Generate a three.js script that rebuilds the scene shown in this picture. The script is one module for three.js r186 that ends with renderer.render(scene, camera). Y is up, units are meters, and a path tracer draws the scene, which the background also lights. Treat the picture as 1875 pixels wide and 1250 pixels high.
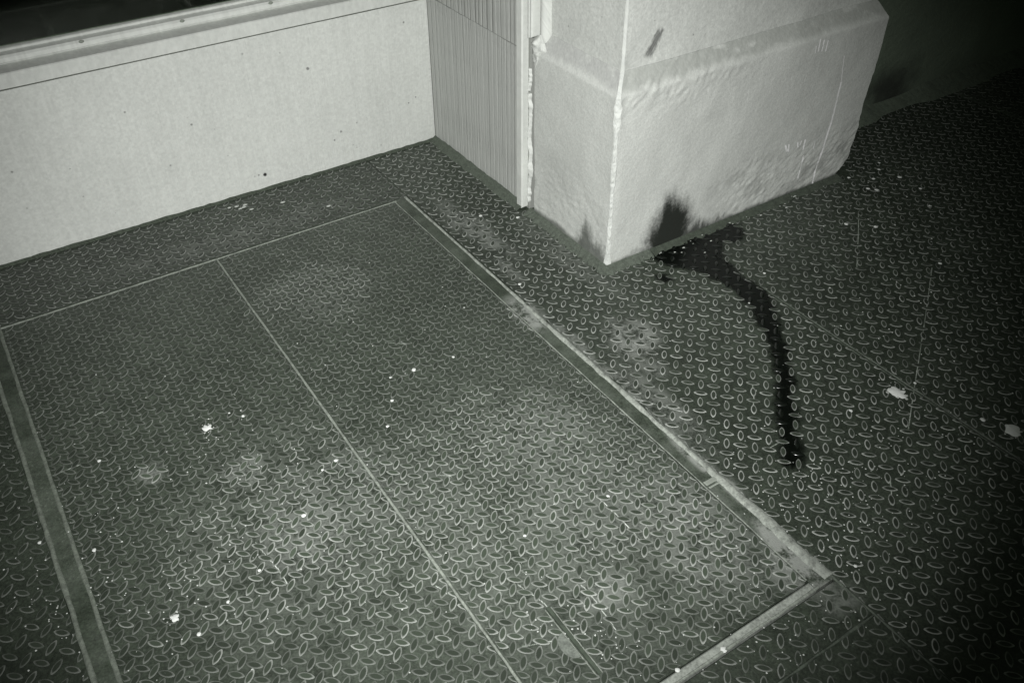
import * as THREE from 'three';
import { mergeGeometries } from 'three/addons/utils/BufferGeometryUtils.js';

// ---------------------------------------------------------------- camera, sky, moon, flash, exposure
const scene = new THREE.Scene();
const camera = new THREE.PerspectiveCamera(41.72, 1024 / 682, 0.05, 400);
const camRight = new THREE.Vector3(0.83537, -0.006, 0.54966), camUp = new THREE.Vector3(0.35241, 0.77325, -0.52715), camBack = new THREE.Vector3(-0.42186, 0.63407, 0.64807);
camera.position.set(0, 1.6, 0);
camera.quaternion.setFromRotationMatrix(new THREE.Matrix4().makeBasis(camRight, camUp, camBack));
const renderer = new THREE.WebGLRenderer({ antialias: true });
renderer.setSize(1024, 682);
renderer.toneMapping = THREE.LinearToneMapping;
renderer.toneMappingExposure = 1.0;
renderer.shadowMap.enabled = true;
// a faint, even night sky
{
  const w = 32, h = 16, d = new Float32Array(w * h * 4);
  for (let y = 0; y < h; y++) for (let x = 0; x < w; x++) {
    const k = (y * w + x) * 4, up = y / (h - 1), g = 1.25 - 0.4 * Math.abs(up - 0.5) * 2;
    d[k] = 0.013 * g; d[k + 1] = 0.018 * g; d[k + 2] = 0.0115 * g; d[k + 3] = 1;
  }
  const sky = new THREE.DataTexture(d, w, h, THREE.RGBAFormat, THREE.FloatType);
  sky.mapping = THREE.EquirectangularReflectionMapping; sky.magFilter = THREE.LinearFilter; sky.needsUpdate = true;
  scene.background = sky; scene.environment = sky;
}
const moon = new THREE.DirectionalLight(0xfff2e0, 0.012);
moon.position.set(-3, 8, 5); moon.castShadow = true; moon.shadow.radius = 20;
Object.assign(moon.shadow.camera, { left: -5, right: 5, top: 5, bottom: -5, near: 0.5, far: 30 });
scene.add(moon, moon.target);
// the photographer's flash, the only strong light of this night picture: a bare head on a thin stand just behind the lens
const FLASH = { power: 44.5, angle: 34.6, x: -0.15, y: 1.78, z: 0.12, aim: new THREE.Vector3(1.04, 0, -1.98) };

// ---------------------------------------------------------------- helpers
let seed = 90210;
const rnd = () => { seed = (seed + 0x6D2B79F5) | 0; let t = Math.imul(seed ^ (seed >>> 15), 1 | seed); t = (t + Math.imul(t ^ (t >>> 7), 61 | t)) ^ t; return ((t ^ (t >>> 14)) >>> 0) / 4294967296; };
const rr = (a, b) => a + (b - a) * rnd();
const clamp = (v, a = 0, b = 1) => v < a ? a : v > b ? b : v;
const smooth = (a, b, v) => { const t = clamp((v - a) / (b - a)); return t * t * (3 - 2 * t); };
const mix = (a, b, t) => a + (b - a) * t;
const NT = new Float32Array(65536); for (let i = 0; i < 65536; i++) NT[i] = rnd();
function vn(x, y) {                                             // value noise 0..1
  const xi = Math.floor(x), yi = Math.floor(y); let fx = x - xi, fy = y - yi;
  fx = fx * fx * (3 - 2 * fx); fy = fy * fy * (3 - 2 * fy);
  const a = (yi & 255) << 8, b = ((yi + 1) & 255) << 8, c = xi & 255, e = (xi + 1) & 255;
  return (NT[a + c] * (1 - fx) + NT[a + e] * fx) * (1 - fy) + (NT[b + c] * (1 - fx) + NT[b + e] * fx) * fy;
}
function fbm(x, y, n = 4) { let s = 0, a = 0.5, t = 0; for (let i = 0; i < n; i++) { s += a * vn(x, y); t += a; a *= 0.5; x = x * 2.03 + 17.7; y = y * 2.03 + 5.3; } return s / t; }
const toS = v => { v = clamp(v); return Math.round(255 * (v <= 0.0031308 ? v * 12.92 : 1.055 * Math.pow(v, 1 / 2.4) - 0.055)); };
function tex(w, h, fn, srgb = true) {                           // fn(u, v) -> linear [r, g, b]; v = 0 at the texture's first row
  const d = new Uint8Array(w * h * 4), o = [0, 0, 0];
  for (let y = 0; y < h; y++) for (let x = 0; x < w; x++) {
    const k = (y * w + x) * 4; fn((x + 0.5) / w, (y + 0.5) / h, o);
    for (let i = 0; i < 3; i++) d[k + i] = srgb ? toS(o[i]) : Math.round(255 * clamp(o[i]));
    d[k + 3] = 255;
  }
  const t = new THREE.DataTexture(d, w, h, THREE.RGBAFormat);
  t.magFilter = THREE.LinearFilter; t.minFilter = THREE.LinearFilter; t.wrapS = t.wrapT = THREE.RepeatWrapping;
  if (srgb) t.colorSpace = THREE.SRGBColorSpace;
  t.needsUpdate = true; return t;
}
const taken = {};
const numbered = n => { const k = taken[n] = (taken[n] ?? -1) + 1; return k ? `${n}_${String(k).padStart(3, '0')}` : n; };
const cast = o => { o.castShadow = o.receiveShadow = true; return o; };
function thing(name, label, category, extra = {}, pos = [0, 0, 0]) {
  const g = new THREE.Group(); g.name = numbered(name); g.position.set(...pos);
  g.userData = { label, category, ...extra }; if (extra.kind === 'structure') delete g.userData.category;
  scene.add(g); return g;
}
function part(name, geo, m, parent, extra) { const o = cast(new THREE.Mesh(geo, m)); o.name = name; if (extra) o.userData = extra; parent.add(o); return o; }
function geom(pos, idx, uv, col) {
  const g = new THREE.BufferGeometry();
  g.setAttribute('position', new THREE.Float32BufferAttribute(pos, 3));
  if (uv) g.setAttribute('uv', new THREE.Float32BufferAttribute(uv, 2));
  if (col) g.setAttribute('color', new THREE.Float32BufferAttribute(col, 3));
  g.setIndex(idx); g.computeVertexNormals(); return g;
}
// grid surface from fn(u, v) -> [x, y, z, tu, tv]
function grid(nu, nv, fn) {
  const p = [], t = [], ix = [];
  for (let j = 0; j <= nv; j++) for (let i = 0; i <= nu; i++) { const q = fn(i / nu, j / nv); p.push(q[0], q[1], q[2]); t.push(q[3] ?? i / nu, q[4] ?? j / nv); }
  for (let j = 0; j < nv; j++) for (let i = 0; i < nu; i++) { const a = j * (nu + 1) + i; ix.push(a, a + 1, a + nu + 2, a, a + nu + 2, a + nu + 1); }
  return geom(p, ix, t);
}
// box with chamfered top edges; uv from world x, z
const FX = -0.95, FW = 3.7, FZ = -2.9, FH = 3.0;                // the sheet of floor that the floor textures cover
function slab(x0, x1, z0, z1, y, th, ch = 0.0015) {
  const p = [], uv = [];
  const V = (x, yy, z) => { p.push(x, yy, z); uv.push((x - FX) / FW, (z - FZ) / FH); };
  const quad = (a, b, c, d) => { for (const q of [a, b, c, a, c, d]) V(...q); };
  const T = [[x0 + ch, y, z0 + ch], [x0 + ch, y, z1 - ch], [x1 - ch, y, z1 - ch], [x1 - ch, y, z0 + ch]];
  const M = [[x0, y - ch, z0], [x0, y - ch, z1], [x1, y - ch, z1], [x1, y - ch, z0]];
  const B = M.map(q => [q[0], y - th, q[2]]);
  quad(...T);
  for (let i = 0; i < 4; i++) { const j = (i + 1) % 4; quad(T[j], T[i], M[i], M[j]); quad(M[j], M[i], B[i], B[j]); }
  quad(B[3], B[2], B[1], B[0]);
  const g = new THREE.BufferGeometry();
  g.setAttribute('position', new THREE.Float32BufferAttribute(p, 3)); g.setAttribute('uv', new THREE.Float32BufferAttribute(uv, 2));
  g.computeVertexNormals(); return g;
}
// box with small bevels all round and uv in metres
function bar(x0, x1, y0, y1, z0, z1, b = 0.002) {
  const sh = new THREE.Shape(), w = x1 - x0, h = y1 - y0; b = Math.min(b, w * 0.3, h * 0.3, (z1 - z0) * 0.3);
  sh.moveTo(b, b); sh.lineTo(w - b, b); sh.lineTo(w - b, h - b); sh.lineTo(b, h - b); sh.closePath();
  const g = new THREE.ExtrudeGeometry(sh, { depth: z1 - z0 - 2 * b, bevelEnabled: true, bevelSize: b, bevelThickness: b, bevelSegments: 1, steps: 1 });
  g.translate(x0, y0, z0 + b); return g;
}
const mat = (o) => new THREE.MeshStandardMaterial({ roughness: 0.8, metalness: 0, ...o });
const lin = (r, g, b) => new THREE.Color().setRGB(r, g, b);
// pixel of the photograph -> point on the floor, used to read off where marks lie
const fpx = 1640;
function onFloor(px, py) {
  const d = new THREE.Vector3().addScaledVector(camRight, px - 937.5).addScaledVector(camUp, 625 - py).addScaledVector(camBack, -fpx);
  const t = -1.6 / d.y; return [d.x * t, d.z * t];
}
function project(x, y, z) {
  const v = new THREE.Vector3(x, y - 1.6, z), c = -v.dot(camBack);
  return [937.5 + fpx * v.dot(camRight) / c, 625 - fpx * v.dot(camUp) / c, c];
}

// ---------------------------------------------------------------- textures of the floor
const RX = 1.197;                                              // outer edge of the hatch frame
const patches = [                                              // trodden dust and the painted flash hot spot: centre, half sizes, turn, strength
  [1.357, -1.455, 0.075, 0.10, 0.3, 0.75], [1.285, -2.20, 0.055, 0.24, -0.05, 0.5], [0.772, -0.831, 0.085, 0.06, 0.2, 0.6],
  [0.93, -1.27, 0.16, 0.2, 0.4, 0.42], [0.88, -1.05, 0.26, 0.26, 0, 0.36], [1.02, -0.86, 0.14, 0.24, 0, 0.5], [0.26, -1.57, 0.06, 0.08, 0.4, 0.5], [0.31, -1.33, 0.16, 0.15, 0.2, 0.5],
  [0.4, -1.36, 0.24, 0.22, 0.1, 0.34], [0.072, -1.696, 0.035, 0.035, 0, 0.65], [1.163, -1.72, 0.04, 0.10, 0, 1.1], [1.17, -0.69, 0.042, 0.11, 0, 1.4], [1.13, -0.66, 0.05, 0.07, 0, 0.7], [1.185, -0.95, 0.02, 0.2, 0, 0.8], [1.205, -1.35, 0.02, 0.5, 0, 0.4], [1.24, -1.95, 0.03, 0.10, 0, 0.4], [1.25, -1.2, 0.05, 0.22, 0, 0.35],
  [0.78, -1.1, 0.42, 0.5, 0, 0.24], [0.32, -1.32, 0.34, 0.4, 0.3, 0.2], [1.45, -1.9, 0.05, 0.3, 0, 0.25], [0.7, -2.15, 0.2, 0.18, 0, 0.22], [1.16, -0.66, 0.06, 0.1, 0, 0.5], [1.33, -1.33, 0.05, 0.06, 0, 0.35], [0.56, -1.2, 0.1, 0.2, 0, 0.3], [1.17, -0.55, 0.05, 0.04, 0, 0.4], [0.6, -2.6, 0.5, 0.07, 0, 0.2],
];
const scratches = [[2.422, -1.555, 2.16, -1.339], [2.353, -1.21, 1.703, -0.793], [0.65, -0.86, 0.63, -0.95], [1.44, -1.07, 1.50, -1.13]];
for (let i = 0; i < 26; i++) { const x = rr(-0.1, 2.2), z = rr(-2.2, -0.4), a = rr(0, 6.3), l = rr(0.03, 0.16); scratches.push([x, z, x + l * Math.cos(a), z + l * Math.sin(a)]); }
function dustGlowAt(x, z) {
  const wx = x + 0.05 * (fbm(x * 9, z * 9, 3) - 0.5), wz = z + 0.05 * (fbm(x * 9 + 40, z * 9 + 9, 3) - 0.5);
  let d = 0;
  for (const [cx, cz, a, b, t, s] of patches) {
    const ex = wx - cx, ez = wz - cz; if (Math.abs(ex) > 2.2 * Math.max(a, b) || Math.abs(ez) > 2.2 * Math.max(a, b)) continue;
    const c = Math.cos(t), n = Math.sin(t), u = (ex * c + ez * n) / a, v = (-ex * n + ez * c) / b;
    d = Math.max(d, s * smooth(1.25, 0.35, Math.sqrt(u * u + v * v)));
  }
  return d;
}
const inLeaf = (x, z) => x > -0.135 && x < 1.145 && z > -2.505 && z < -0.61;
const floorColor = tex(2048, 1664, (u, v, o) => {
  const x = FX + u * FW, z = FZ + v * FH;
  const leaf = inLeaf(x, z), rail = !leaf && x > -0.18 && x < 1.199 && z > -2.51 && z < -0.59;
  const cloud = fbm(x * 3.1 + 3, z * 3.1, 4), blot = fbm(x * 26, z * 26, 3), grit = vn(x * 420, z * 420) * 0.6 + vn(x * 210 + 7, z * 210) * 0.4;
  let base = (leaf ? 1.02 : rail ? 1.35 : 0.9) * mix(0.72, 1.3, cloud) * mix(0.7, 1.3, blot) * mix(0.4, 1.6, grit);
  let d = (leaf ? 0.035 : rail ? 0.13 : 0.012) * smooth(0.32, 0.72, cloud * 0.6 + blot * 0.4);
  const patch = dustGlowAt(x, z);
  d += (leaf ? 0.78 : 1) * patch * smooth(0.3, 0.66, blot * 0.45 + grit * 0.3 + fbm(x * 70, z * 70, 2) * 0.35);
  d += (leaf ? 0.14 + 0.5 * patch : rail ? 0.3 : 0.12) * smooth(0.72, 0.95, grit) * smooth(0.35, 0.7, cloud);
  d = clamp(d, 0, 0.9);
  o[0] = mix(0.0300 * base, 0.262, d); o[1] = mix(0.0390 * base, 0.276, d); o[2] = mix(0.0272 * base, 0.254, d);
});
{ // fine scratches in the steel
  const D = floorColor.image.data;
  for (const [x0, z0, x1, z1] of scratches) {
    const n = Math.ceil(Math.hypot(x1 - x0, z1 - z0) / 0.0009);
    for (let i = 0; i <= n; i++) {
      const t = i / n, px = Math.floor(((x0 + (x1 - x0) * t + 0.002 * Math.sin(t * 5)) - FX) / FW * 2048), py = Math.floor(((z0 + (z1 - z0) * t) - FZ) / FH * 1664);
      if (px < 0 || py < 0 || px >= 2048 || py >= 1664) continue;
      const k = (py * 2048 + px) * 4, a = 40 + 46 * vn(i * 0.05, x0 * 9);
      for (let c = 0; c < 3; c++) D[k + c] = Math.min(255, D[k + c] + a);
    }
  }
}
const pit = tex(512, 512, (u, v, o) => { const s = 256; const n = vn(u * s, v * s) * 0.35 + vn(u * 64, v * 64) * 0.3 + vn(u * 16, v * 16) * 0.35; o[0] = o[1] = o[2] = n; }, false);
const pitRough = tex(512, 512, (u, v, o) => { const n = vn(u * 128, v * 128) * 0.5 + vn(u * 32, v * 32) * 0.5; o[0] = o[1] = o[2] = mix(0.72, 1.0, n); }, false);
const tile = (t, rx, ry) => { const c = t.clone(); c.repeat.set(rx, ry); c.needsUpdate = true; return c; };
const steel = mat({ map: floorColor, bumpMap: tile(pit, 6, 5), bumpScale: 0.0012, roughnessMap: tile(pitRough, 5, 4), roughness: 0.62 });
const treadMat = mat({ vertexColors: true, roughness: 0.5, bumpMap: null });
const wetMat = mat({ color: lin(0.006, 0.008, 0.006), roughness: 0.22 });

// ---------------------------------------------------------------- ground and floor plates
{
  const g = new THREE.PlaneGeometry(240, 240, 1, 1); g.rotateX(-Math.PI / 2);
  const uv = g.attributes.uv; for (let i = 0; i < uv.count; i++) uv.setXY(i, uv.getX(i) * 120, uv.getY(i) * 120);
  const asphalt = tex(512, 512, (u, v, o) => { const n = mix(0.6, 1.4, vn(u * 256, v * 256) * 0.6 + vn(u * 32, v * 32) * 0.4); o[0] = 0.03 * n; o[1] = 0.036 * n; o[2] = 0.029 * n; });
  const m = cast(new THREE.Mesh(g, mat({ map: asphalt, roughness: 0.95 }))); m.name = 'ground'; m.position.y = -0.06;
  m.userData = { label: 'dark rough ground beneath and beyond the steel plates', kind: 'structure' }; scene.add(m);
}
// the wet trail: middle line with half widths
const trail = [[1.79, -1.79, 0.16], [1.79, -1.72, 0.12], [1.785, -1.63, 0.06], [1.795, -1.50, 0.034], [1.785, -1.40, 0.038], [1.728, -1.299, 0.026], [1.664, -1.192, 0.018], [1.545, -1.055, 0.018], [1.44, -0.95, 0.019], [1.378, -0.878, 0.021]];
function wetDist(x, z) {                                       // below 0: inside
  let best = 9;
  const ox = x + 0.012 * (fbm(x * 22, z * 22, 4) - 0.5) * 2, oz = z + 0.012 * (fbm(x * 22 + 50, z * 22 + 31, 4) - 0.5) * 2;
  for (let i = 0; i < trail.length - 1; i++) {
    const [ax, az, ar] = trail[i], [bx, bz, br] = trail[i + 1], dx = bx - ax, dz = bz - az;
    const t = clamp(((ox - ax) * dx + (oz - az) * dz) / (dx * dx + dz * dz));
    best = Math.min(best, Math.hypot(ox - ax - dx * t, oz - az - dz * t) - mix(ar, br, t));
  }
  return Math.min(best, Math.hypot(ox - 1.62, oz + 1.63) - 0.02, Math.hypot(ox - 1.955, oz + 1.735) - 0.07);
}
// raised lozenges: pointed lens, bright edge, dark flat crown
const N = 12;
function treadGeo(len, wid, h, v) {
  const p = [], c = [], ix = [];
  const rings = v.dome ? [[1.06, 0, 0], [0.88, 0.6, 0], [0.55, 0.92, 0]] : [[1.07, 0, 1], [0.93, 0.95, 1], [0.66, 1, 0]];
  const f1 = rr(0.72, 1.25) * v.rim, ph = rr(0, 6.28), top = v.top * rr(0.8, 1.25);
  for (const [s, y, r] of rings) for (let i = 0; i < N; i++) {
    const a = i / N * Math.PI * 2, t = Math.cos(a), sg = Math.sin(a);
    const w = Math.sign(sg) * Math.pow(Math.abs(sg), 1.35);
    p.push(len / 2 * t * (s > 1 ? 1.05 : s * 0.25 + 0.75 * s), h * y, wid / 2 * w * s);
    const edgeTone = f1 * (0.85 + 0.25 * Math.sin(a + ph) + 0.4 * (rnd() - 0.5));
    const k = r ? clamp(edgeTone, 0.12, 1.35) : 0;
    c.push(mix(top * 0.030, 0.296, k * 0.9), mix(top * 0.038, 0.312, k * 0.9), mix(top * 0.0275, 0.287, k * 0.9));
  }
  p.push(0, h * 1.06, 0); c.push(top * 0.032, top * 0.042, top * 0.029);
  for (let r = 0; r < 2; r++) for (let i = 0; i < N; i++) { const a = r * N + i, b = r * N + (i + 1) % N; ix.push(a, a + N, b, b, a + N, b + N); }
  for (let i = 0; i < N; i++) ix.push(2 * N + i, 3 * N, 2 * N + (i + 1) % N);
  const g = geom(p, ix, null, c);
  if (!v.dome) { // nearly flat crown: only the outermost ring rolls off
    const q = g.attributes.normal;
    for (let k = 0; k < q.count; k++) { const t = k < N ? 0.42 : k < 2 * N ? 0.14 : 0, a = k / N * Math.PI * 2, nx = t * Math.cos(a) * wid / len, nz = t * Math.sin(a), l = Math.hypot(nx, 1, nz); q.setXYZ(k, nx / l, 1 / l, nz / l); }
  }
  return g;
}
function treads(parent, R, y, pitch, phase, turnV, turnH, look, skip) {
  const variants = []; for (const q of [0.46, 0.84, 1.18]) for (let i = 0; i < 10; i++) variants.push(treadGeo(look.len, look.wid, look.h, { ...look, rim: look.rim * q, top: look.top * (look.film ? [0.9, 1.1, 1.5][q < 0.5 ? 0 : q < 1 ? 1 : 2] : 1) }));   // edge tones in classes; leaves take paler ones in the painted glow
  const domed = look.wet ? [0, 1, 2].map(() => treadGeo(look.len, look.wid, 0.0032, { ...look, dome: true })) : [];
  const list = [], [x0, x1, z0, z1] = R, e = 0.0025;
  const i0 = Math.floor((x0 - phase[0]) / pitch[0]) - 1, i1 = Math.ceil((x1 - phase[0]) / pitch[0]) + 1, j0 = Math.floor((z0 - phase[1]) / pitch[1]) - 1, j1 = Math.ceil((z1 - phase[1]) / pitch[1]) + 1;
  for (let i = i0; i <= i1; i++) for (let j = j0; j <= j1; j++) for (const k of [0, 1]) {
    const x = phase[0] + (i + k / 2) * pitch[0] + rr(-1, 1) * 0.0006, z = phase[1] + (j + k / 2) * pitch[1] + rr(-1, 1) * 0.0006;
    const m = look.len * 0.3; if (x < x0 - m || x > x1 + m || z < z0 - m || z > z1 + m) continue;
    const pick = Math.floor(rnd() * 10) + 10 * (look.film ? Math.min(2, Math.floor(Math.max(0, 3.4 * dustGlowAt(x, z) + 0.9 * fbm(x * 5, z * 5, 3) + rr(-0.25, 0.35)))) : (rnd() < 0.7 ? 2 : 1)), turn = (k ? turnH : turnV) + rr(-2, 2);
    if (skip && skip(x, z)) continue;
    const [px, py, dd] = project(x, y, z);
    if (dd < 0.3 || px < -260 || px > 2135 || py < -100 || py > 1500) continue;
    const inside = px > -5 && px < 1880 && py > -5 && py < 1255;
    const edge = x < x0 + m * 2 || x > x1 - m * 2 || z < z0 + m * 2 || z > z1 - m * 2;
    list.push({ x, z, pick, turn, edge, size: (inside ? 1 : 0) * (1.6 / dd) / (dd * dd), wet: look.wet && wetDist(x, z) < -0.004 });
  }
  list.sort((a, b) => b.size - a.size);
  const rest = [];
  list.forEach((t, n) => {
    const a = -t.turn * Math.PI / 180;
    let g = t.wet ? domed[t.pick % 3] : variants[t.pick], own = false;
    if (t.edge || n >= 300 || t.size === 0) {
      g = g.clone().rotateY(a).translate(t.x, y, t.z); own = true;
      if (t.edge) { const q = g.attributes.position; for (let i = 0; i < q.count; i++) q.setXYZ(i, clamp(q.getX(i), x0 + e, x1 - e), q.getY(i), clamp(q.getZ(i), z0 + e, z1 - e)); }
      if (t.edge) { const b = new THREE.Box3().setFromBufferAttribute(g.attributes.position); if (b.max.x - b.min.x < 0.003 || b.max.z - b.min.z < 0.003) return; }
    }
    if (t.wet) { const o = part('tread', g, wetMat, parent); if (!own) { o.position.set(t.x, y, t.z); o.rotation.y = a; } return; }
    if (n < 300 && t.size > 0) { const o = part('tread', g, treadMat, parent); if (!own) { o.position.set(t.x, y, t.z); o.rotation.y = a; } }
    else rest.push(g);
  });
  if (rest.length) part('tread_field', mergeGeometries(rest), treadMat, parent, { kind: 'stuff' });
}
const thick = { len: 0.0345, wid: 0.0138, h: 0.0011, rim: 1.05, top: 0.9, wet: true };
const fine = { len: 0.0345, wid: 0.0138, h: 0.001, rim: 1.0, top: 1.1, film: true };
const P = 0.0474;
const underPillar = (x, z) => (x > 1.49 && x < 2.62 && z < -1.75) || (x > 1.48 && z < -2.05);
function floorPlate(label, R, look, pitch, phase, tv, th, skip, y = 0) {
  const g = thing('floor_plate', label, '', { kind: 'structure' });
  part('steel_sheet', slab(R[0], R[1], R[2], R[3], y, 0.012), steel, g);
  treads(g, R, y, pitch, phase, tv, th, look, skip);
  return g;
}
const plateRight = floorPlate('diamond plate floor between hatch frame and welded seam, running past the pillar foot', [1.200, 1.832, -2.85, 0.15], thick, [P, 0.0491], [1.4776, -0.7151], 134, 47, underPillar);
const plateFar = floorPlate('diamond plate floor with dimmed tread edges beyond the welded seam beside the pillar', [1.8355, 5.2, -2.15, 0.9], { ...thick, rim: 0.7 }, [P, 0.0491], [1.856, -0.7151], 134, 47, (x, z) => underPillar(x, z) || x > 4.3);  // tread edges toned down to paint in the fading of the flash
floorPlate('narrow strip of diamond plate along the near rail of the hatch', [-0.9, 1.1975, -0.588, -0.489], { ...thick, rim: 0.5 }, [0.0479, 0.0479], [1.0405, -0.5498], 134, 46);
floorPlate('diamond plate floor on the far side of the strip by the hatch corner', [-0.9, 1.1975, -0.485, 0.4], { ...thick, rim: 0.45 }, [0.0479, 0.0479], [1.052, -0.43], 134, 46);
floorPlate('diamond plate floor outside the twin edged hatch rail', [-1.6, -0.181, -2.85, -0.592], { ...thick, rim: 0.4 }, [0.0487, 0.0487], [-0.2297, -1.4382], 137, 46);  // tread edges lowered in tone, painting the dark corner into the plate
floorPlate('strip of diamond plate between the white riser and the hatch', [-0.179, 1.1997, -2.85, -2.512], { ...fine, rim: 0.62, top: 0.6, film: false }, [0.0440, 0.0440], [0.3, -2.6], 136, 46);

// ---------------------------------------------------------------- hatch: two leaves and a frame
const bare = (r, g, b, n0, rough = 0.7) => mat({ map: tex(256, 256, (u, v, o) => { const n = mix(0.35, 1.65, fbm(u * 24 + n0, v * 24, 4) * 0.6 + vn(u * 110, v * 110) * 0.4); o[0] = r * n; o[1] = g * n; o[2] = b * n; }), roughness: rough, bumpMap: pit, bumpScale: 0.001 });
const paleSteel = bare(0.2, 0.22, 0.19, 1), dullSteel = bare(0.036, 0.047, 0.033, 5), dustySteel = bare(0.25, 0.27, 0.24, 9, 0.95);
const uvMetres = (g, k = 3) => { const p = g.attributes.position, uv = []; for (let i = 0; i < p.count; i++) uv.push((p.getX(i) + p.getY(i) * 0.5) * k, (p.getZ(i) + p.getY(i) * 0.5) * k); g.setAttribute('uv', new THREE.Float32BufferAttribute(uv, 2)); return g; };
// an uneven ridge along a line on the floor: half round, with a ragged width
function ridge(x0, z0, x1, z1, y, w, h, rag = 0.4, n = 90, widthAt = () => 1) {
  const L = Math.hypot(x1 - x0, z1 - z0), dx = (x1 - x0) / L, dz = (z1 - z0) / L;
  return uvMetres(grid(6, n, (u, v) => {
    const k = v * L, s = (u - 0.5) * 2, ww = w * widthAt(v) * (1 + rag * (fbm(k * 30 + x0 * 7, s > 0 ? 3 : 9, 3) - 0.5) * 2) / 2, c = 0.002 * (fbm(k * 12, 4.4, 2) - 0.5);
    const x = x0 + dx * k - dz * (s * ww + c), z = z0 + dz * k + dx * (s * ww + c);
    return [x, y - 0.0008 + h * Math.sqrt(Math.max(0, 1 - s * s)) * (0.75 + 0.5 * vn(k * 60, 2)), z];
  }));
}
const leafA = thing('hatch_leaf', 'diamond plate hatch leaf without a handle, against the twin edged rail', 'hatch leaf');
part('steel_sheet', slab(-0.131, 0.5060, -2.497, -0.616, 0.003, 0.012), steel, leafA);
treads(leafA, [-0.131, 0.506, -2.497, -0.616], 0.003, [0.0374, 0.0385], [0.1519, -1.3677], 137, 46, fine);
const leafB = thing('hatch_leaf', 'diamond plate hatch leaf with a lift handle slot and pale meeting edge', 'hatch leaf');
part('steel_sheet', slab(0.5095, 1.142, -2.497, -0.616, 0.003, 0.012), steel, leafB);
const noHandle = (x, z) => Math.abs(x - 0.647) < 0.012 && z > -0.87 && z < -0.685 || Math.hypot(x - 0.634, z + 0.765) < 0.022;
treads(leafB, [0.512, 1.142, -2.497, -0.616], 0.003, [0.0369, 0.0378], [0.8691, -1.0192], 134, 45, { ...fine, rim: 1.05 }, noHandle);
part('meeting_strip', ridge(0.5082, -2.497, 0.5082, -0.618, 0.003, 0.0068, 0.0026, 0.35, 220), paleSteel, leafB);
{ // lift handle: a flat bar lying in a slot, with half of a round finger plate beside it
  const h = part('lift_handle', bar(0.6425, 0.6495, 0.0032, 0.0075, -0.868, -0.69, 0.0012), dullSteel, leafB);
  part('slot_edge', ridge(0.6395, -0.865, 0.6395, -0.69, 0.003, 0.0028, 0.0022, 0.5, 40), paleSteel, h);
  part('slot_edge', ridge(0.6535, -0.865, 0.6535, -0.69, 0.003, 0.0028, 0.0022, 0.5, 40), paleSteel, h);
  const s = new THREE.Shape(); s.moveTo(0, -0.031); s.absarc(0, 0, 0.031, -Math.PI / 2, Math.PI / 2, true); s.closePath();
  const g = new THREE.ExtrudeGeometry(s, { depth: 0.0012, bevelEnabled: true, bevelSize: 0.0008, bevelThickness: 0.0008, bevelSegments: 1, curveSegments: 20 });
  g.rotateX(-Math.PI / 2); g.scale(0.75, 1, 1); g.translate(0.6375, 0.0036, -0.772);
  part('finger_plate', uvMetres(g), bare(0.13, 0.145, 0.125, 77, 0.9), h, { label: 'pale half round plate beside the lift handle' });
}
const frame = thing('hatch_surround', 'flat steel frame with dusty raised edges around the two hatch leaves', 'hatch frame');
{
  const r1 = part('rail', slab(1.145, 1.197, -2.51, -0.592, 0.002, 0.014), steel, frame, { label: 'flat rail with a thick pale edge' });
  part('raised_edge', ridge(1.190, -2.508, 1.190, -0.60, 0.002, 0.013, 0.004, 0.42, 360, v => 0.75 + 0.5 * smooth(0.3, 0.5, v) + 1.1 * smooth(0.72, 0.98, v)), dustySteel, r1);
  part('inner_edge', ridge(1.1445, -2.497, 1.1445, -0.62, 0.0028, 0.0035, 0.0018, 0.9, 200), paleSteel, r1);
  part('joint_tab', slab(1.150, 1.184, -0.945, -0.932, 0.0042, 0.004), paleSteel, r1); part('joint_tab', slab(1.150, 1.184, -0.927, -0.922, 0.0040, 0.004), paleSteel, r1);
  const r2 = part('rail', slab(-0.178, -0.134, -2.51, -0.592, 0.002, 0.014), steel, frame, { label: 'flat rail with two pale edges' });
  part('raised_edge', ridge(-0.176, -2.505, -0.176, -0.60, 0.002, 0.011, 0.003, 0.28, 260), bare(0.13, 0.148, 0.122, 21), r2);
  part('raised_edge', ridge(-0.1335, -2.505, -0.1345, -0.60, 0.002, 0.011, 0.003, 0.32, 260), bare(0.13, 0.148, 0.122, 22), r2);
  const r3 = part('rail', uvMetres(slab(-0.133, 1.144, -0.6135, -0.592, 0.004, 0.016, 0.003)), dustySteel, frame, { label: 'pale narrow rail' });
  part('raised_edge', ridge(-0.13, -0.5945, 1.15, -0.5945, 0.003, 0.006, 0.003, 0.6, 150), paleSteel, r3);
  const r4 = part('rail', uvMetres(slab(-0.133, 1.144, -2.511, -2.4985, 0.0025, 0.014)), dullSteel, frame);
  part('raised_edge', ridge(-0.13, -2.499, 1.15, -2.499, 0.0025, 0.0065, 0.003, 0.7, 220), paleSteel, r4);
}
// weld runs along the plate seams
{
  part('weld_seam', ridge(1.8385, -1.44, 1.8385, 0.1, 0, 0.004, 0.0022, 0.8, 260), bare(0.085, 0.1, 0.08, 31), plateRight);
  part('weld_seam', ridge(1.829, -1.40, 1.829, 0.1, 0, 0.003, 0.0016, 0.9, 260), bare(0.075, 0.09, 0.07, 32), plateRight);
  part('weld_seam', ridge(1.1985, -0.60, 1.1985, 0.1, 0, 0.006, 0.003, 0.8, 100), bare(0.07, 0.085, 0.066, 33), plateRight);
  part('weld_seam', ridge(0.2, -0.4865, 1.196, -0.4865, 0, 0.0055, 0.003, 0.9, 160), bare(0.07, 0.085, 0.066, 34), plateRight);
}

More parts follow.
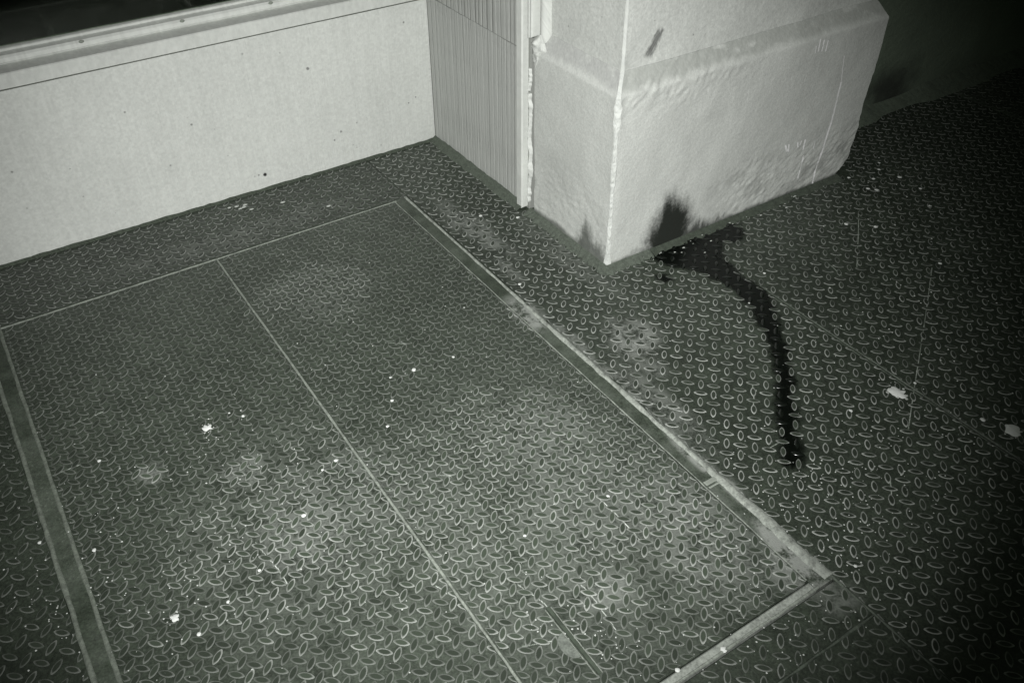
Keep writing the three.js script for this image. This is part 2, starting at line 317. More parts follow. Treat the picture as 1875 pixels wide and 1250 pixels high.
// ---------------------------------------------------------------- painted surfaces
const PAINT = [0.535, 0.553, 0.522];
const streak = (x, y) => fbm(x * 55, y * 1.6, 3) * 0.6 + vn(x * 240, y * 6) * 0.4;
function paintTex(w, h, W, H, n0, spots, extra) {               // u along W metres, v along H metres from the bottom
  return tex(w, h, (u, v, o) => {
    const x = u * W, y = v * H;
    let k = mix(0.93, 1.05, streak(x + n0, y)) * mix(0.93, 1.05, fbm(x * 5 + n0, y * 5, 3)) * mix(0.94, 1.05, vn(x * 260, y * 260)) * mix(0.93, 1.06, vn(x * 130 + 9, y * 130));
    let dark = 0;
    for (const [sx, sy, r, q] of spots) { const d = Math.hypot(x - sx + 0.4 * r * (vn(x * 300, y * 300) - 0.5), (y - sy)); if (d < r * 1.5) dark = Math.max(dark, q * smooth(r * 1.15, r * 0.6, d)); }
    o[0] = PAINT[0] * k; o[1] = PAINT[1] * k; o[2] = PAINT[2] * k;
    if (extra) extra(x, y, o);
    for (let i = 0; i < 3; i++) o[i] *= 1 - dark;
  });
}
const plasterBump = tex(512, 512, (u, v, o) => { o[0] = o[1] = o[2] = fbm(u * 24, v * 24, 4) * 0.7 + vn(u * 180, v * 180) * 0.3; }, false);
const grain = tex(256, 256, (u, v, o) => { o[0] = o[1] = o[2] = vn(u * 128, v * 128) * 0.5 + vn(u * 90 + 3, v * 4) * 0.5; }, false);

// low white riser under the shop window
const ZW = -2.838, WX0 = -1.5, WX1 = 1.499;
{
  const W = WX1 - WX0, g = thing('shopfront_riser', 'smooth white painted riser with stepped sill under the dark window', 'wall');
  const spots = [[0.855 - WX0, 0.10, 0.007, 0.95]];
  for (let i = 0; i < 20; i++) spots.push([rr(1.3, W), rr(0.02, 0.52), rr(0.0015, 0.004), rr(0.25, 0.7)]);
  const hitZ = (px, py) => { const d = new THREE.Vector3().addScaledVector(camRight, px - 937.5).addScaledVector(camUp, 625 - py).addScaledVector(camBack, -fpx), t = ZW / d.z; return [d.x * t - WX0, 1.6 + d.y * t]; };
  spots[0] = [...hitZ(485, 320), 0.0075, 0.97];
  for (const [a, b, r, q] of [[563, 125, 0.006, 0.65], [350, 228, 0.004, 0.6], [624, 241, 0.005, 0.6], [612, 257, 0.004, 0.6], [653, 225, 0.003, 0.5], [761, 178, 0.003, 0.7], [312, 303, 0.003, 0.5], [443, 98, 0.004, 0.4], [152, 360, 0.0025, 0.5]]) spots.push([...hitZ(a, b), r, q]);
  const pt = paintTex(1600, 320, W, 0.54, 0, spots);
  const pm = mat({ map: pt, roughness: 0.62, bumpMap: tile(grain, 10, 2), bumpScale: 0.0006 });
  part('panel', grid(60, 12, (u, v) => { const x = WX0 + u * W, y = 0.002 + v * 0.5365; return [x, y, ZW + 0.0035 * (fbm(x * 2.2, y * 3, 2) - 0.5), u, v]; }), pm, g);
  const flatPaint = mat({ map: paintTex(512, 64, W, 0.2, 9, []), roughness: 0.6, bumpMap: tile(grain, 10, 1), bumpScale: 0.0006 });
  const prof = (name, pts, m) => part(name, grid(80, pts.length - 1, (u, v) => { const x = WX0 + u * W, q = pts[Math.round(v * (pts.length - 1))], n = 0.0016 * (fbm(x * 14 + q[0] * 50, q[1] * 40, 3) - 0.5); return [x, q[0] + n, q[1] + n, u, (q[0] + q[1]) * 3]; }).toNonIndexed(), m, g);
  const flat = o => { o.geometry.deleteAttribute('normal'); o.geometry.computeVertexNormals(); return o; };
  flat(prof('sill_board', [[0.5405, ZW - 0.012], [0.5415, ZW], [0.5435, ZW + 0.0025], [0.584, ZW + 0.0025], [0.5865, ZW - 0.001], [0.587, ZW - 0.072]], flatPaint));
  flat(prof('sill_bead', [[0.5872, ZW - 0.066], [0.594, ZW - 0.063], [0.605, ZW - 0.065], [0.611, ZW - 0.071], [0.613, ZW - 0.102]], flatPaint));
  flat(prof('glazing_bar', [[0.6132, ZW - 0.097], [0.620, ZW - 0.097], [0.6215, ZW - 0.101], [0.6215, ZW - 0.125]], flatPaint));
  part('groove', bar(WX0, WX1, 0.530, 0.5402, ZW - 0.03, ZW - 0.008), mat({ color: lin(0.12, 0.13, 0.11) }), g);
  part('backing', bar(WX0, WX1, -0.01, 0.53, ZW - 0.09, ZW - 0.008), mat({ color: lin(0.3, 0.31, 0.29) }), g);
  part('mortar_fillet', uvMetres(grid(160, 3, (u, v) => { const x = WX0 + u * W, w = 0.007 + 0.009 * fbm(x * 40, 1, 4), s = [[w * 0.6, 0.0], [w * 0.55, 0.35], [0.35 * w, 0.75], [0, 1]][Math.round(v * 3)]; return [x, 0.0005 + s[1] * w * 0.75, ZW + 0.0015 + s[0] * 1.3]; }), 6), bare(0.045, 0.056, 0.041, 41, 0.95), g);
  for (const px of [[478, 32], [115, 86], [310, 60]]) { const [sx] = hitZ(px[0], px[1]); part('paint_blob', new THREE.SphereGeometry(0.006, 10, 8).scale(1.3, 0.8, 0.6).translate(sx + WX0 + 0.06, 0.608, ZW - 0.064), mat({ color: lin(0.2, 0.22, 0.19) }), g); }
}
// dark shop window above the riser and the unlit room behind
{
  const w = thing('shop_window', 'dark glass shop window above the white riser', 'window');
  part('glass_pane', bar(WX0, WX1 - 0.002, 0.6215, 2.4, ZW - 0.121, ZW - 0.115, 0.0005), new THREE.MeshPhysicalMaterial({ transmission: 1, thickness: 0, roughness: 0.03, color: lin(0.72, 0.78, 0.7), ior: 1.5 }), w);
  part('top_rail', bar(WX0, WX1 - 0.002, 2.401, 2.5, ZW - 0.14, ZW - 0.02), mat({ color: lin(0.4, 0.42, 0.39) }), w);
  const r = thing('shop_room', 'unlit room behind the shop window', '', { kind: 'structure' });
  const dk = mat({ color: lin(0.012, 0.014, 0.011), roughness: 1 });
  part('room_floor', bar(WX0 - 0.6, WX1 + 0.3, -0.055, -0.005, -6, ZW - 0.13), dk, r);
  part('room_back', bar(WX0 - 0.6, WX1 + 0.3, 0, 2.6, -6.1, -6.0), dk, r);
  part('room_side', bar(WX0 - 0.7, WX0 - 0.6, 0, 2.6, -6, ZW - 0.13), dk, r); part('room_side', bar(WX1 + 0.3, WX1 + 0.4, 0, 2.6, -6, ZW - 0.13), dk, r);
  part('room_ceiling', bar(WX0 - 0.7, WX1 + 0.4, 2.6, 2.7, -6.1, ZW - 0.1), dk, r);
  part('end_wall', bar(WX0 - 0.7, WX0, 0, 2.6, ZW - 0.12, ZW - 0.002), mat({ color: lin(0.5, 0.52, 0.49) }), r);
}
// boarded return between riser and pillar
const PX = 1.507;
{
  const g = thing('boarded_return', 'grey white wall of narrow vertical boards between the riser and the pillar', 'wall');
  const bt = [0, 1, 2].map(k => tex(64, 512, (u, v, o) => { const n = mix(0.68, 1.16, vn(u * 14 + k * 9, v * 3) * 0.5 + fbm(u * 60, v * 5 + k, 2) * 0.5) * mix(0.93, 1.05, vn(u * 64, v * 300)); for (let i = 0; i < 3; i++) o[i] = PAINT[i] * 0.86 * n; }));
  const bm = bt.map(t => mat({ map: t, roughness: 0.75, bumpMap: grain, bumpScale: 0.0008 }));
  let z = ZW + 0.001, k = 0;
  const zEnd = -2.2575;
  const boardGeo = (z0, z1, y0, y1, out) => {                   // a reeded board: small ribs down its face, which looks to -x
    const n = 8, ribs = []; for (let i = 0; i <= n; i++) ribs.push(rr(0, 0.0005));
    const g2 = grid(n, 6, (u, v) => [PX - 0.006 - out - (u === 0 || u === 1 ? -0.0007 : ribs[Math.round(u * n)]) , mix(y0, y1, v), mix(z0, z1, u), u, v]);
    const t = g2.toNonIndexed(); t.deleteAttribute('normal'); t.computeVertexNormals(); return t;
  };
  while (z < zEnd - 0.012) {
    let w = rr(0.012, 0.034); if (z + w > zEnd - 0.015) w = zEnd - z;
    const out = rr(0, 0.0009);
    part('board', boardGeo(z, z + w - 0.001, 0.001, 0.549 + rr(0, 0.002), out), bm[k % 3], g);
    part('board', boardGeo(z + (k === 0 ? 0 : rr(0, 0.006)), z + w - 0.001, 0.553, 2.5, out + rr(-0.0004, 0.0008)), bm[(k + 1) % 3], g);
    z += w; k++;
  }
  part('backing', bar(PX + 0.002, PX + 0.05, 0, 2.5, ZW - 0.12, -2.2), mat({ color: lin(0.25, 0.26, 0.24) }), g);
  part('mortar_fillet', uvMetres(grid(50, 3, (u, v) => { const zz = mix(ZW, -2.215, u), w = 0.022 + 0.018 * fbm(zz * 50, 7, 4), s = [[w, 0], [0.75 * w, 0.25], [0.3 * w, 0.6], [0, 1]][Math.round(v * 3)]; return [PX - 0.008 - s[0], 0.0005 + s[1] * w * 0.6, zz]; }), 6), bare(0.075, 0.09, 0.07, 44, 0.95), g);
}
// timber jamb strips between the boards and the pillar
{
  const g = thing('timber_jamb', 'white painted timber jamb strips standing beside the pillar', 'door jamb');
  const jm = mat({ map: tex(64, 512, (u, v, o) => { const n = mix(0.88, 1.08, fbm(u * 20, v * 12, 3)) * mix(0.95, 1.04, vn(u * 64, v * 256)); for (let i = 0; i < 3; i++) o[i] = PAINT[i] * 1.06 * n; }), roughness: 0.6, bumpMap: grain, bumpScale: 0.001 });
  const strip = (name, z0, z1, y0, y1, out) => part(name, bar(PX - out, PX + 0.03, y0, y1, z0, z1, 0.004), jm, g);
  strip('stop_strip', -2.2565, -2.2475, 0.002, 0.58, 0.014); strip('stop_strip', -2.2555, -2.2475, 0.582, 2.5, 0.012);
  strip('jamb_board', -2.247, -2.213, 0.004, 2.5, 0.022);
  strip('quadrant', -2.2035, -2.188, 0.60, 2.5, 0.012);
  strip('architrave', -2.185, -2.170, 0.607, 2.5, 0.016);
  // remains of broken plaster beside the jamb
  for (const [y0, y1, w0] of [[0.03, 0.10, 0.010], [0.085, 0.27, 0.016], [0.262, 0.42, 0.013], [0.428, 0.50, 0.009]])
    part('plaster_scrap', uvMetres(grid(7, 40, (u, v) => { const y = mix(y0, y1, v), e = Math.pow(Math.sin(Math.PI * mix(0.06, 0.94, v)), 0.35), w = (w0 + 0.018 * (fbm(y * 60, 3, 4) - 0.35)) * e; return [PX + 0.004 - 0.012 * Math.sin(Math.PI * u) * (0.35 + 1.1 * fbm(y * 55, u * 4 + y0 * 9, 3)), y, -2.207 + u * Math.max(w, 0.003)]; }), 4), jm, g);
}
// ---------------------------------------------------------------- pillar with rough rendered plinth
const ZP = -1.77, XR = 2.605, PH = 0.575;
{
  const g = thing('pillar', 'white rendered square pillar with a chipped rough plinth and stained foot', 'pillar');
  const W = XR - PX;
  const lines = [];                                             // pale scratches on the front of the plinth, metres
  const hit = (px, py) => { const d = new THREE.Vector3().addScaledVector(camRight, px - 937.5).addScaledVector(camUp, 625 - py).addScaledVector(camBack, -fpx), t = ZP / d.z; return [d.x * t - PX, 1.6 + d.y * t]; };
  const ln = (a, b, w, s) => { const p = hit(...a), q = hit(...b); lines.push([...p, ...q, w * 1.35, Math.min(1, s * 1.6)]); };
  ln([1540, 100], [1536, 150], 0.0025, 0.35); ln([1536, 150], [1520, 225], 0.004, 0.5); ln([1520, 225], [1500, 290], 0.005, 0.6); ln([1500, 290], [1489, 335], 0.004, 0.6); ln([1471, 285], [1462, 325], 0.003, 0.5);
  for (const dx of [0, 7, 14]) ln([1496 + dx, 70 + dx * 0.2], [1492 + dx, 90], 0.003, 0.55);
  ln([1488, 82], [1486, 94], 0.002, 0.4); ln([1437, 266], [1440, 275], 0.004, 0.5); ln([1443, 264], [1443, 276], 0.003, 0.5); ln([1459, 260], [1460, 268], 0.003, 0.5); ln([1466, 258], [1464, 264], 0.003, 0.5); ln([1473, 256], [1470, 272], 0.004, 0.6); ln([1490, 262], [1488, 272], 0.002, 0.4);
  const blotch = (x, y, cx, cy, a, b) => { const q = Math.hypot((x - cx + 0.03 * (fbm(x * 40, y * 22, 3) - 0.5)) / a, (y - cy + 0.05 * (fbm(x * 60 + 9, y * 12, 3) - 0.5)) / b); const ang = Math.atan2(y + 0.02, x - cx); return smooth(1.42, 0.6, q + 0.34 * (fbm(ang * 7, q * 2.5, 3) - 0.5) + 0.14 * (vn(x * 220, y * 220) - 0.5)); };
  const SB = 0.026, SY = 0.622, LB = 0.570;                      // shaft set back, shaft foot, start of the sloping ledge
  const ledgeDirt = (x, y) => { const e = y - LB - 0.006 + 0.022 * (fbm(x * 18, 3, 4) - 0.5); return smooth(-0.008, 0.016, e) * smooth(0.12, 0.5, fbm(x * 26, y * 50, 4) + 0.05) * (0.62 + 0.2 * vn(x * 200, y * 200)); };
  const frontTex = tex(1400, 800, (u, v, o) => {
    const x = u * W, y = v * SY;
    let k = mix(0.92, 1.06, fbm(x * 9, y * 9, 4)) * mix(0.88, 1.08, vn(x * 320, y * 320)) * mix(0.97, 1.03, streak(x, y));
    let s = Math.max(blotch(x, y, 0.25, 0.03, 0.09, 0.145), 0.9 * blotch(x, y, 0.30, -0.005, 0.2, 0.05));
    const foot = smooth(0.02, 0.0, y - 0.012 * fbm(x * 40, 2, 3)) * 0.75;
    const grime = 0.25 * smooth(0.42, 0.72, fbm(x * 22, y * 26, 4)) * smooth(0.3, 0.62, x) * smooth(0.24, 0.1, y - 0.08 * fbm(x * 7, 3, 2));
    const dirt = Math.max(s * 0.995, foot, grime);
    for (let i = 0; i < 3; i++) { o[i] = mix(PAINT[i] * k, [0.009, 0.012, 0.008][i], dirt); }
    const ld = ledgeDirt(x, y); for (let i = 0; i < 3; i++) o[i] = mix(o[i], [0.31, 0.325, 0.30][i], ld);
    for (const [ax, ay, bx, by, w, q] of lines) { const dx = bx - ax, dy = by - ay, t = clamp(((x - ax) * dx + (y - ay) * dy) / (dx * dx + dy * dy)), d = Math.hypot(x - ax - dx * t, y - ay - dy * t); if (d < w) { const m = q * smooth(w, w * 0.4, d) * smooth(0.2, 0.6, vn(x * 300, y * 120) + 0.25); for (let i = 0; i < 3; i++) o[i] = mix(o[i], 0.93, m); } }
  });
  const sideTex = tex(512, 740, (u, v, o) => {
    const z = u * 0.44, y = v * SY;                             // z measured back from the corner
    let k = mix(0.92, 1.06, fbm(z * 9 + 20, y * 9, 4)) * mix(0.88, 1.08, vn(z * 320, y * 320 + 9));
    const s = Math.max(0.8 * blotch(z, y, 0.05, -0.01, 0.07, 0.075), 0.85 * blotch(z, y, 0.115, -0.015, 0.045, 0.11));
    const foot = smooth(0.025, 0.004, y - 0.02 * fbm(z * 34 + 5, 2, 3)) * 0.7;
    for (let i = 0; i < 3; i++) o[i] = mix(mix(PAINT[i] * 0.97 * k, [0.02, 0.027, 0.018][i], Math.max(0.93 * s, foot)), 0.22, 0.55 * ledgeDirt(z + 4, y));
  });
  const smudge = hit(1210, 85);
  const shaftTex = n0 => paintTex(700, 512, W, 0.6, n0, [[0.4, 0.2, 0.003, 0.5], [0.25, 0.05, 0.003, 0.5], [0.1, 0.12, 0.002, 0.5]], (x, y, o) => {
    let k = mix(0.95, 1.03, fbm(x * 12, y * 12, 4)) * mix(0.92, 1.06, vn(x * 300, y * 300));
    if (n0 === 33) { const ex = x - smudge[0] + SB, ey = y - smudge[1] + SY, a = ex * 0.5 + ey * 0.87, b = ex * 0.87 - ey * 0.5; k *= 1 - 0.72 * smooth(0.046, 0.032, Math.abs(a) + 0.014 * (vn(x * 240, 3) - 0.5)) * smooth(0.017, 0.008, Math.abs(b) + 0.012 * (fbm(x * 150, y * 90, 2) - 0.5)) * (0.6 + 0.5 * vn(b * 500, a * 60)); }
    for (let i = 0; i < 3; i++) o[i] *= k;
  });
  const pm = (t, rx, ry) => mat({ map: t, roughness: 0.78, bumpMap: tile(plasterBump, rx, ry), bumpScale: 0.0011 });
  const rough = (x, y) => 0.010 * (fbm(x * 6, y * 6, 3) - 0.5) + 0.0055 * (fbm(x * 85, y * 85, 3) - 0.5) * smooth(0.3, 0.62, x) * smooth(0.24, 0.1, y - 0.08 * fbm(x * 7, 3, 2))
    + 0.0075 * (fbm(x * 75 + 8, y * 75, 4) - 0.5) * smooth(0.10, 0.02, Math.abs(y - LB)) * smooth(0.75, 0.15, x);
  const chip = (y) => 0.003 + 0.011 * fbm(y * 26, 3, 4) + 0.011 * smooth(0.07, 0.0, Math.abs(y - 0.52)) * fbm(y * 50, 8, 3) + 0.010 * smooth(0.05, 0, y);   // width of the worn arris
  const lean = y => -0.016 * smooth(0.05, LB, y) + (SB + 0.016) * clamp((y - LB) / (SY - LB));
  const broken = y => 0.055 * smooth(0.075, 0.0, y) + 0.012 * (fbm(y * 22, 5, 3) - 0.5) + (0.055 - SB) * clamp((y - LB) / (SY - LB));     // far edge knocked back at the foot
  const NY = 124;
  part('plinth', grid(150, NY, (u, v) => { const y = v * SY, c = chip(y), l = lean(y), xx = mix(c, W - broken(y) - l, u); return [PX + l + xx, y, ZP - l + rough(xx, y) * smooth(0, 0.03, xx), (xx + l) / W, v]; }), pm(frontTex, 4.4, 2.5), g);
  part('plinth_side', grid(50, NY, (u, v) => { const y = v * SY, c = chip(y), l = lean(y), zz = mix(0.40, c, u); return [PX + l - rough(zz + 3, y) * 0.8 * smooth(0, 0.03, zz), y, ZP - l - zz, zz / 0.44, v]; }), pm(sideTex, 1.76, 2.5), g);
  const wornMat = mat({ map: tex(128, 128, (u, v, o) => { const n = mix(0.8, 1.08, fbm(u * 20, v * 20, 3)); o[0] = 0.56 * n; o[1] = 0.58 * n; o[2] = 0.55 * n; }), roughness: 0.8, bumpMap: plasterBump, bumpScale: 0.002 });
  part('worn_corner', uvMetres(grid(6, NY * 2, (u, v) => { const y = v * SY, c = chip(y), l = lean(y), k = Math.sin(u * Math.PI) * (0.16 * c + 0.006 * (fbm(u * 3 + 5, y * 90, 3) - 0.5)); return [PX + l + c * u - k, y, ZP - l - c * (1 - u) + k]; }), 2), wornMat, g);
  // far end of the plinth
  part('plinth_end', grid(10, NY, (u, v) => { const y = v * SY, xe = W - broken(y); return [PX + xe, y, mix(ZP - lean(y) + rough(xe - lean(y), y), ZP - 0.45, u), u * 0.4, v]; }), pm(frontTex, 4.4, 2.5), g);
  // shaft
  const SX = PX + SB, SZ = ZP - SB, XS = XR - 0.055, top = 2.6;
  const sr = (x, y) => 0.008 * (fbm(x * 5 + 2, y * 5, 3) - 0.5) * smooth(SY, SY + 0.06, y), ca = y => mix(chip(SY), 0.003 + 0.006 * fbm(y * 22, 19, 4), smooth(SY, SY + 0.03, y));
  const shaftA = shaftTex(33), shaftB = shaftTex(71);
  part('shaft', grid(60, 110, (u, v) => { const y = SY + v * (top - SY), xx = mix(ca(y), XS - SX, u); return [SX + xx, y, SZ + (rough(xx, SY) * (1 - smooth(SY, SY + 0.06, y)) + sr(xx, y)) * smooth(0, 0.03, xx), xx / W, (y - SY) / 0.6]; }), pm(shaftA, 4.4, 2.4), g);
  part('shaft_side', grid(30, 110, (u, v) => { const y = SY + v * (top - SY), zz = mix(0.37, ca(y), u); return [SX - (rough(zz + 3, SY) * 0.8 * (1 - smooth(SY, SY + 0.06, y)) + sr(zz + 5, y)) * smooth(0, 0.03, zz), y, SZ - zz, zz / W, (y - SY) / 0.6]; }), pm(shaftB, 4.4, 2.4), g);
  part('worn_corner', uvMetres(grid(3, 200, (u, v) => { const y = SY + v * (top - SY), c = ca(y), k = 0.2 * c * Math.sin(u * Math.PI) + 0.002 * (fbm(y * 60, u * 3, 2) - 0.5) * Math.sin(u * Math.PI); return [SX + c * u - k, y, SZ - c * (1 - u) + k]; }), 2), wornMat, g);
  part('shaft_end', grid(4, 20, (u, v) => { const y = SY + v * (top - SY); return [XS, y, mix(SZ + sr(XS - SX, y), SZ - 0.45, u)]; }), pm(shaftB, 4.4, 2.4), g);
  part('core', bar(SX + 0.03, XS - 0.03, 0.0, top, -2.75, SZ - 0.03), mat({ color: lin(0.4, 0.41, 0.39) }), g);
  part('shaft_top', bar(SX - 0.005, XS + 0.005, top, top + 0.02, -2.3, SZ + 0.01), mat({ color: lin(0.5, 0.51, 0.49) }), g);
  // lump of old plaster hanging where ledge and jamb meet
  part('plaster_lump', uvMetres(grid(14, 26, (u, v) => { const a = u * Math.PI, y = mix(0.488, 0.625, v), r = (0.030 * Math.pow(v, 0.75) * smooth(1.02, 0.85, v)) * (0.35 + 1.3 * fbm(u * 6, v * 7, 4)) + 0.002; return [PX - 0.004 - Math.sin(a) * r * 0.8, y, -2.140 - 0.014 * (1 - v) - Math.cos(a) * r]; }), 2), mat({ map: shaftB, roughness: 0.85 }), g);
  part('roll_moulding', uvMetres(grid(8, 40, (u, v) => { const a = u * Math.PI, y = mix(0.60, top, v), r = 0.018; return [PX + SB - Math.sin(a) * r * 1.5 , y, -2.145 - Math.cos(a) * r + 0.001 * vn(y * 30, u * 4)]; }), 1), mat({ map: shaftB, roughness: 0.7 }), g);
  // mortar fillet at the foot
  const fm = bare(0.085, 0.10, 0.08, 51, 0.95), fm2 = bare(0.05, 0.062, 0.046, 52, 0.95);
  const sec = [[1, 0], [0.72, 0.3], [0.35, 0.62], [0, 1]];
  part('mortar_fillet', uvMetres(grid(140, 3, (u, v) => { const s = sec[Math.round(v * 3)], w = 0.02 + 0.028 * fbm(u * 60, 3, 5), zz = mix(-2.19, ZP + w * s[0], u); return [PX - s[0] * w, 0.0006 + s[1] * 0.012, zz]; }), 6), fm, g);
  part('mortar_fillet', uvMetres(grid(70, 3, (u, v) => { const s = sec[Math.round(v * 3)], w = 0.02 + 0.028 * fbm(u * 26 + 5, 3, 5), xx = mix(PX - w * s[0], PX + 0.17, u); return [xx, 0.0006 + s[1] * 0.012, ZP + s[0] * w]; }), 6), fm, g);
  part('mortar_fillet', uvMetres(grid(90, 3, (u, v) => { const s = sec[Math.round(v * 3)], w = 0.01 + 0.035 * fbm(u * 40 + 5, 9, 4), xx = mix(PX + 0.17, XR - 0.05, u); return [xx, 0.0006 + s[1] * 0.012, ZP + 0.003 + s[0] * w]; }), 6), fm2, g);
}
// wall running on behind the pillar; its dimness is put into a dark colour
{
  const g = thing('far_wall', 'rendered wall running on behind the pillar, its dimness painted in as green grey', 'wall');
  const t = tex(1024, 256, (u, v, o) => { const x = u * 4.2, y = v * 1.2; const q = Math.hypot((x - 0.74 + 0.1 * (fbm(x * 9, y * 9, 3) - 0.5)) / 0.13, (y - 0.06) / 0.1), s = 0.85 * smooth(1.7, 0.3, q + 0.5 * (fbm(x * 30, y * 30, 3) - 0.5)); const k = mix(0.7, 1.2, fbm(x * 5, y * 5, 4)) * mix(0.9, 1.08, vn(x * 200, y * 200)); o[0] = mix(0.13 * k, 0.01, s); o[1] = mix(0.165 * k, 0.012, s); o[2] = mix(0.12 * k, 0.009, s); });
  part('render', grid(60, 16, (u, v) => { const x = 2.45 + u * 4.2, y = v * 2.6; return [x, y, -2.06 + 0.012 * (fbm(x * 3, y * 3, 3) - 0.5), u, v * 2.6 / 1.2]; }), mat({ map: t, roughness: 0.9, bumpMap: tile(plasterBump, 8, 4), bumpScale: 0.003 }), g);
  part('backing', bar(2.45, 6.65, 0, 2.6, -2.3, -2.075), mat({ color: lin(0.3, 0.33, 0.28) }), g);
  part('mortar_fillet', uvMetres(grid(80, 3, (u, v) => { const x = mix(2.5, 6.5, u), w = 0.04 + 0.05 * fbm(x * 7, 2, 3), s = [[1, 0], [0.7, 0.3], [0.3, 0.6], [0, 1]][Math.round(v * 3)]; return [x, 0.0006 + s[1] * w * 0.6, -2.055 + s[0] * w]; }), 5), bare(0.08, 0.1, 0.074, 61, 0.95), g);
}

// ---------------------------------------------------------------- the wet trail
{
  const x0 = 1.25, x1 = 2.15, z0 = -1.80, z1 = -0.78, w = 640, h = 724;
  const at = (x, z) => smooth(0.020, -0.017, wetDist(x, z) + 0.02 * (fbm(x * 130, z * 130, 3) - 0.5));
  const alpha = tex(w, h, (u, v, o) => { o[0] = o[1] = o[2] = 0.97 * at(x0 + u * (x1 - x0), z0 + v * (z1 - z0)); }, false);
  alpha.wrapS = alpha.wrapT = THREE.ClampToEdgeWrapping;
  const s = 0.006, p = [], uv = [];
  for (let x = x0; x < x1; x += s) for (let z = z0; z < z1; z += s) {
    if (z < ZP + 0.004 && x < XR) continue;
    if (wetDist(x + s / 2, z + s / 2) > 0.024) continue;
    for (const [a, b] of [[0, 0], [0, 1], [1, 1], [0, 0], [1, 1], [1, 0]]) { const X = x + a * s, Z = z + b * s; p.push(X, 0.0010, Z); uv.push((X - x0) / (x1 - x0), (Z - z0) / (z1 - z0)); }
  }
  const g = new THREE.BufferGeometry(); g.setAttribute('position', new THREE.Float32BufferAttribute(p, 3)); g.setAttribute('uv', new THREE.Float32BufferAttribute(uv, 2)); g.computeVertexNormals();
  const o = cast(new THREE.Mesh(g, new THREE.MeshPhysicalMaterial({ color: lin(0.0025, 0.0035, 0.0025), roughness: 0.3, specularIntensity: 0.45, alphaMap: alpha, transparent: true }))); o.name = 'liquid_trail';
  o.userData = { label: 'black wet trail running from the stained pillar foot across the plate', category: 'spill' }; scene.add(o);
}
// ---------------------------------------------------------------- white splats and specks
const splatMat = mat({ color: lin(0.62, 0.64, 0.61), roughness: 0.7 }), splatDull = mat({ color: lin(0.4, 0.42, 0.39), roughness: 0.85 });
function splatGeo(r, rag, n = 14) {
  const p = [0, r * 0.16 + 0.0006, 0], ix = [], f = []; const ph = rr(0, 50);
  for (let i = 0; i < n; i++) { const a = i / n * Math.PI * 2; f.push(1 + rag * 1.6 * (fbm(Math.cos(a) * 1.6 + ph, Math.sin(a) * 1.6 + ph, 3) - 0.5)); }
  for (const [s, y] of [[0.62, r * 0.13 + 0.0005], [1, 0]]) for (let i = 0; i < n; i++) { const a = i / n * Math.PI * 2; p.push(Math.cos(a) * r * s * f[i], y, Math.sin(a) * r * s * f[i]); }
  for (let i = 0; i < n; i++) { const j = (i + 1) % n; ix.push(0, 1 + j, 1 + i, 1 + i, 1 + j, 1 + n + i, 1 + j, 1 + n + j, 1 + n + i); }
  return geom(p, ix);
}
const yAt = (x, z) => inLeaf(x, z) ? 0.0032 : 0.0002;
const drops = [ // pixel of the photograph, radius in metres, raggedness
  [952, 520, 6, 0.1], [758, 678, 7, 0.3], [718, 735, 6, 0.2], [715, 693, 5, 0.3], [445, 763, 5, 0.3], [182, 845, 5, 0.4], [615, 845, 6, 0.3], [556, 945, 5.5, 0.2], [475, 1046, 5, 0.2], [365, 1162, 5, 0.2], [418, 1103, 4, 0.3],
  [72, 993, 4.5, 0.2], [173, 1008, 5, 0.4], [140, 1043, 4, 0.2], [1558, 752, 5.5, 0.3], [1722, 482, 6, 0.3], [1800, 768, 7, 0.5], [1113, 910, 4.5, 0.1], [1325, 1191, 7, 0.3], [1240, 1230, 5, 0.2], [961, 982, 4, 0.1], [1278, 870, 5, 0.1],
  [1566, 1038, 4, 0.2], [1606, 348, 9, 0.2], [1590, 345, 7, 0.2], [1600, 327, 6, 0.2], [1648, 324, 8, 0.2], [1610, 310, 6, 0.2], [1550, 410, 7, 0.3], [1604, 415, 7, 0.3], [1610, 298, 6, 0.2], [1686, 345, 6, 0.2], [1703, 377, 7, 0.2], [1555, 325, 6, 0.2], [1676, 701, 4, 0.2], [850, 565, 4, 0.1], [830, 655, 4, 0.2], [710, 782, 5, 0.2], [590, 862, 4, 0.3], [420, 758, 4, 0.3], [1372, 555, 4, 0.3], [1400, 500, 4.5, 0.2], [880, 395, 6, 0.3], [948, 398, 7, 0.5],
];
drops.forEach(([px, py, r, rag]) => {
  const [x, z] = onFloor(px, py), y = yAt(x, z);
  const where = x > 1.84 ? ['small white drop on the plate beyond the welded seam', 'white drops beyond the seam'] : x > RX ? ['small white drop on the plate between hatch frame and welded seam', 'white drops by the pillar'] : x > 0.508 ? ['small white drop on the hatch leaf with the lift handle', 'white drops on the handled leaf'] : x > -0.13 ? ['small white drop on the hatch leaf without a handle', 'white drops on the plain leaf'] : ['small white drop close to the twin edged hatch rail', 'white drops by the twin edged rail'];
  const o = cast(new THREE.Mesh(splatGeo(r * 0.001, rag), splatMat)); o.name = numbered('white_drop'); o.position.set(x, y + (Math.abs(z + 0.6) < 0.02 ? 0.004 : 0.0), z); o.userData = { label: where[0], category: 'drop', group: where[1] }; scene.add(o);
});
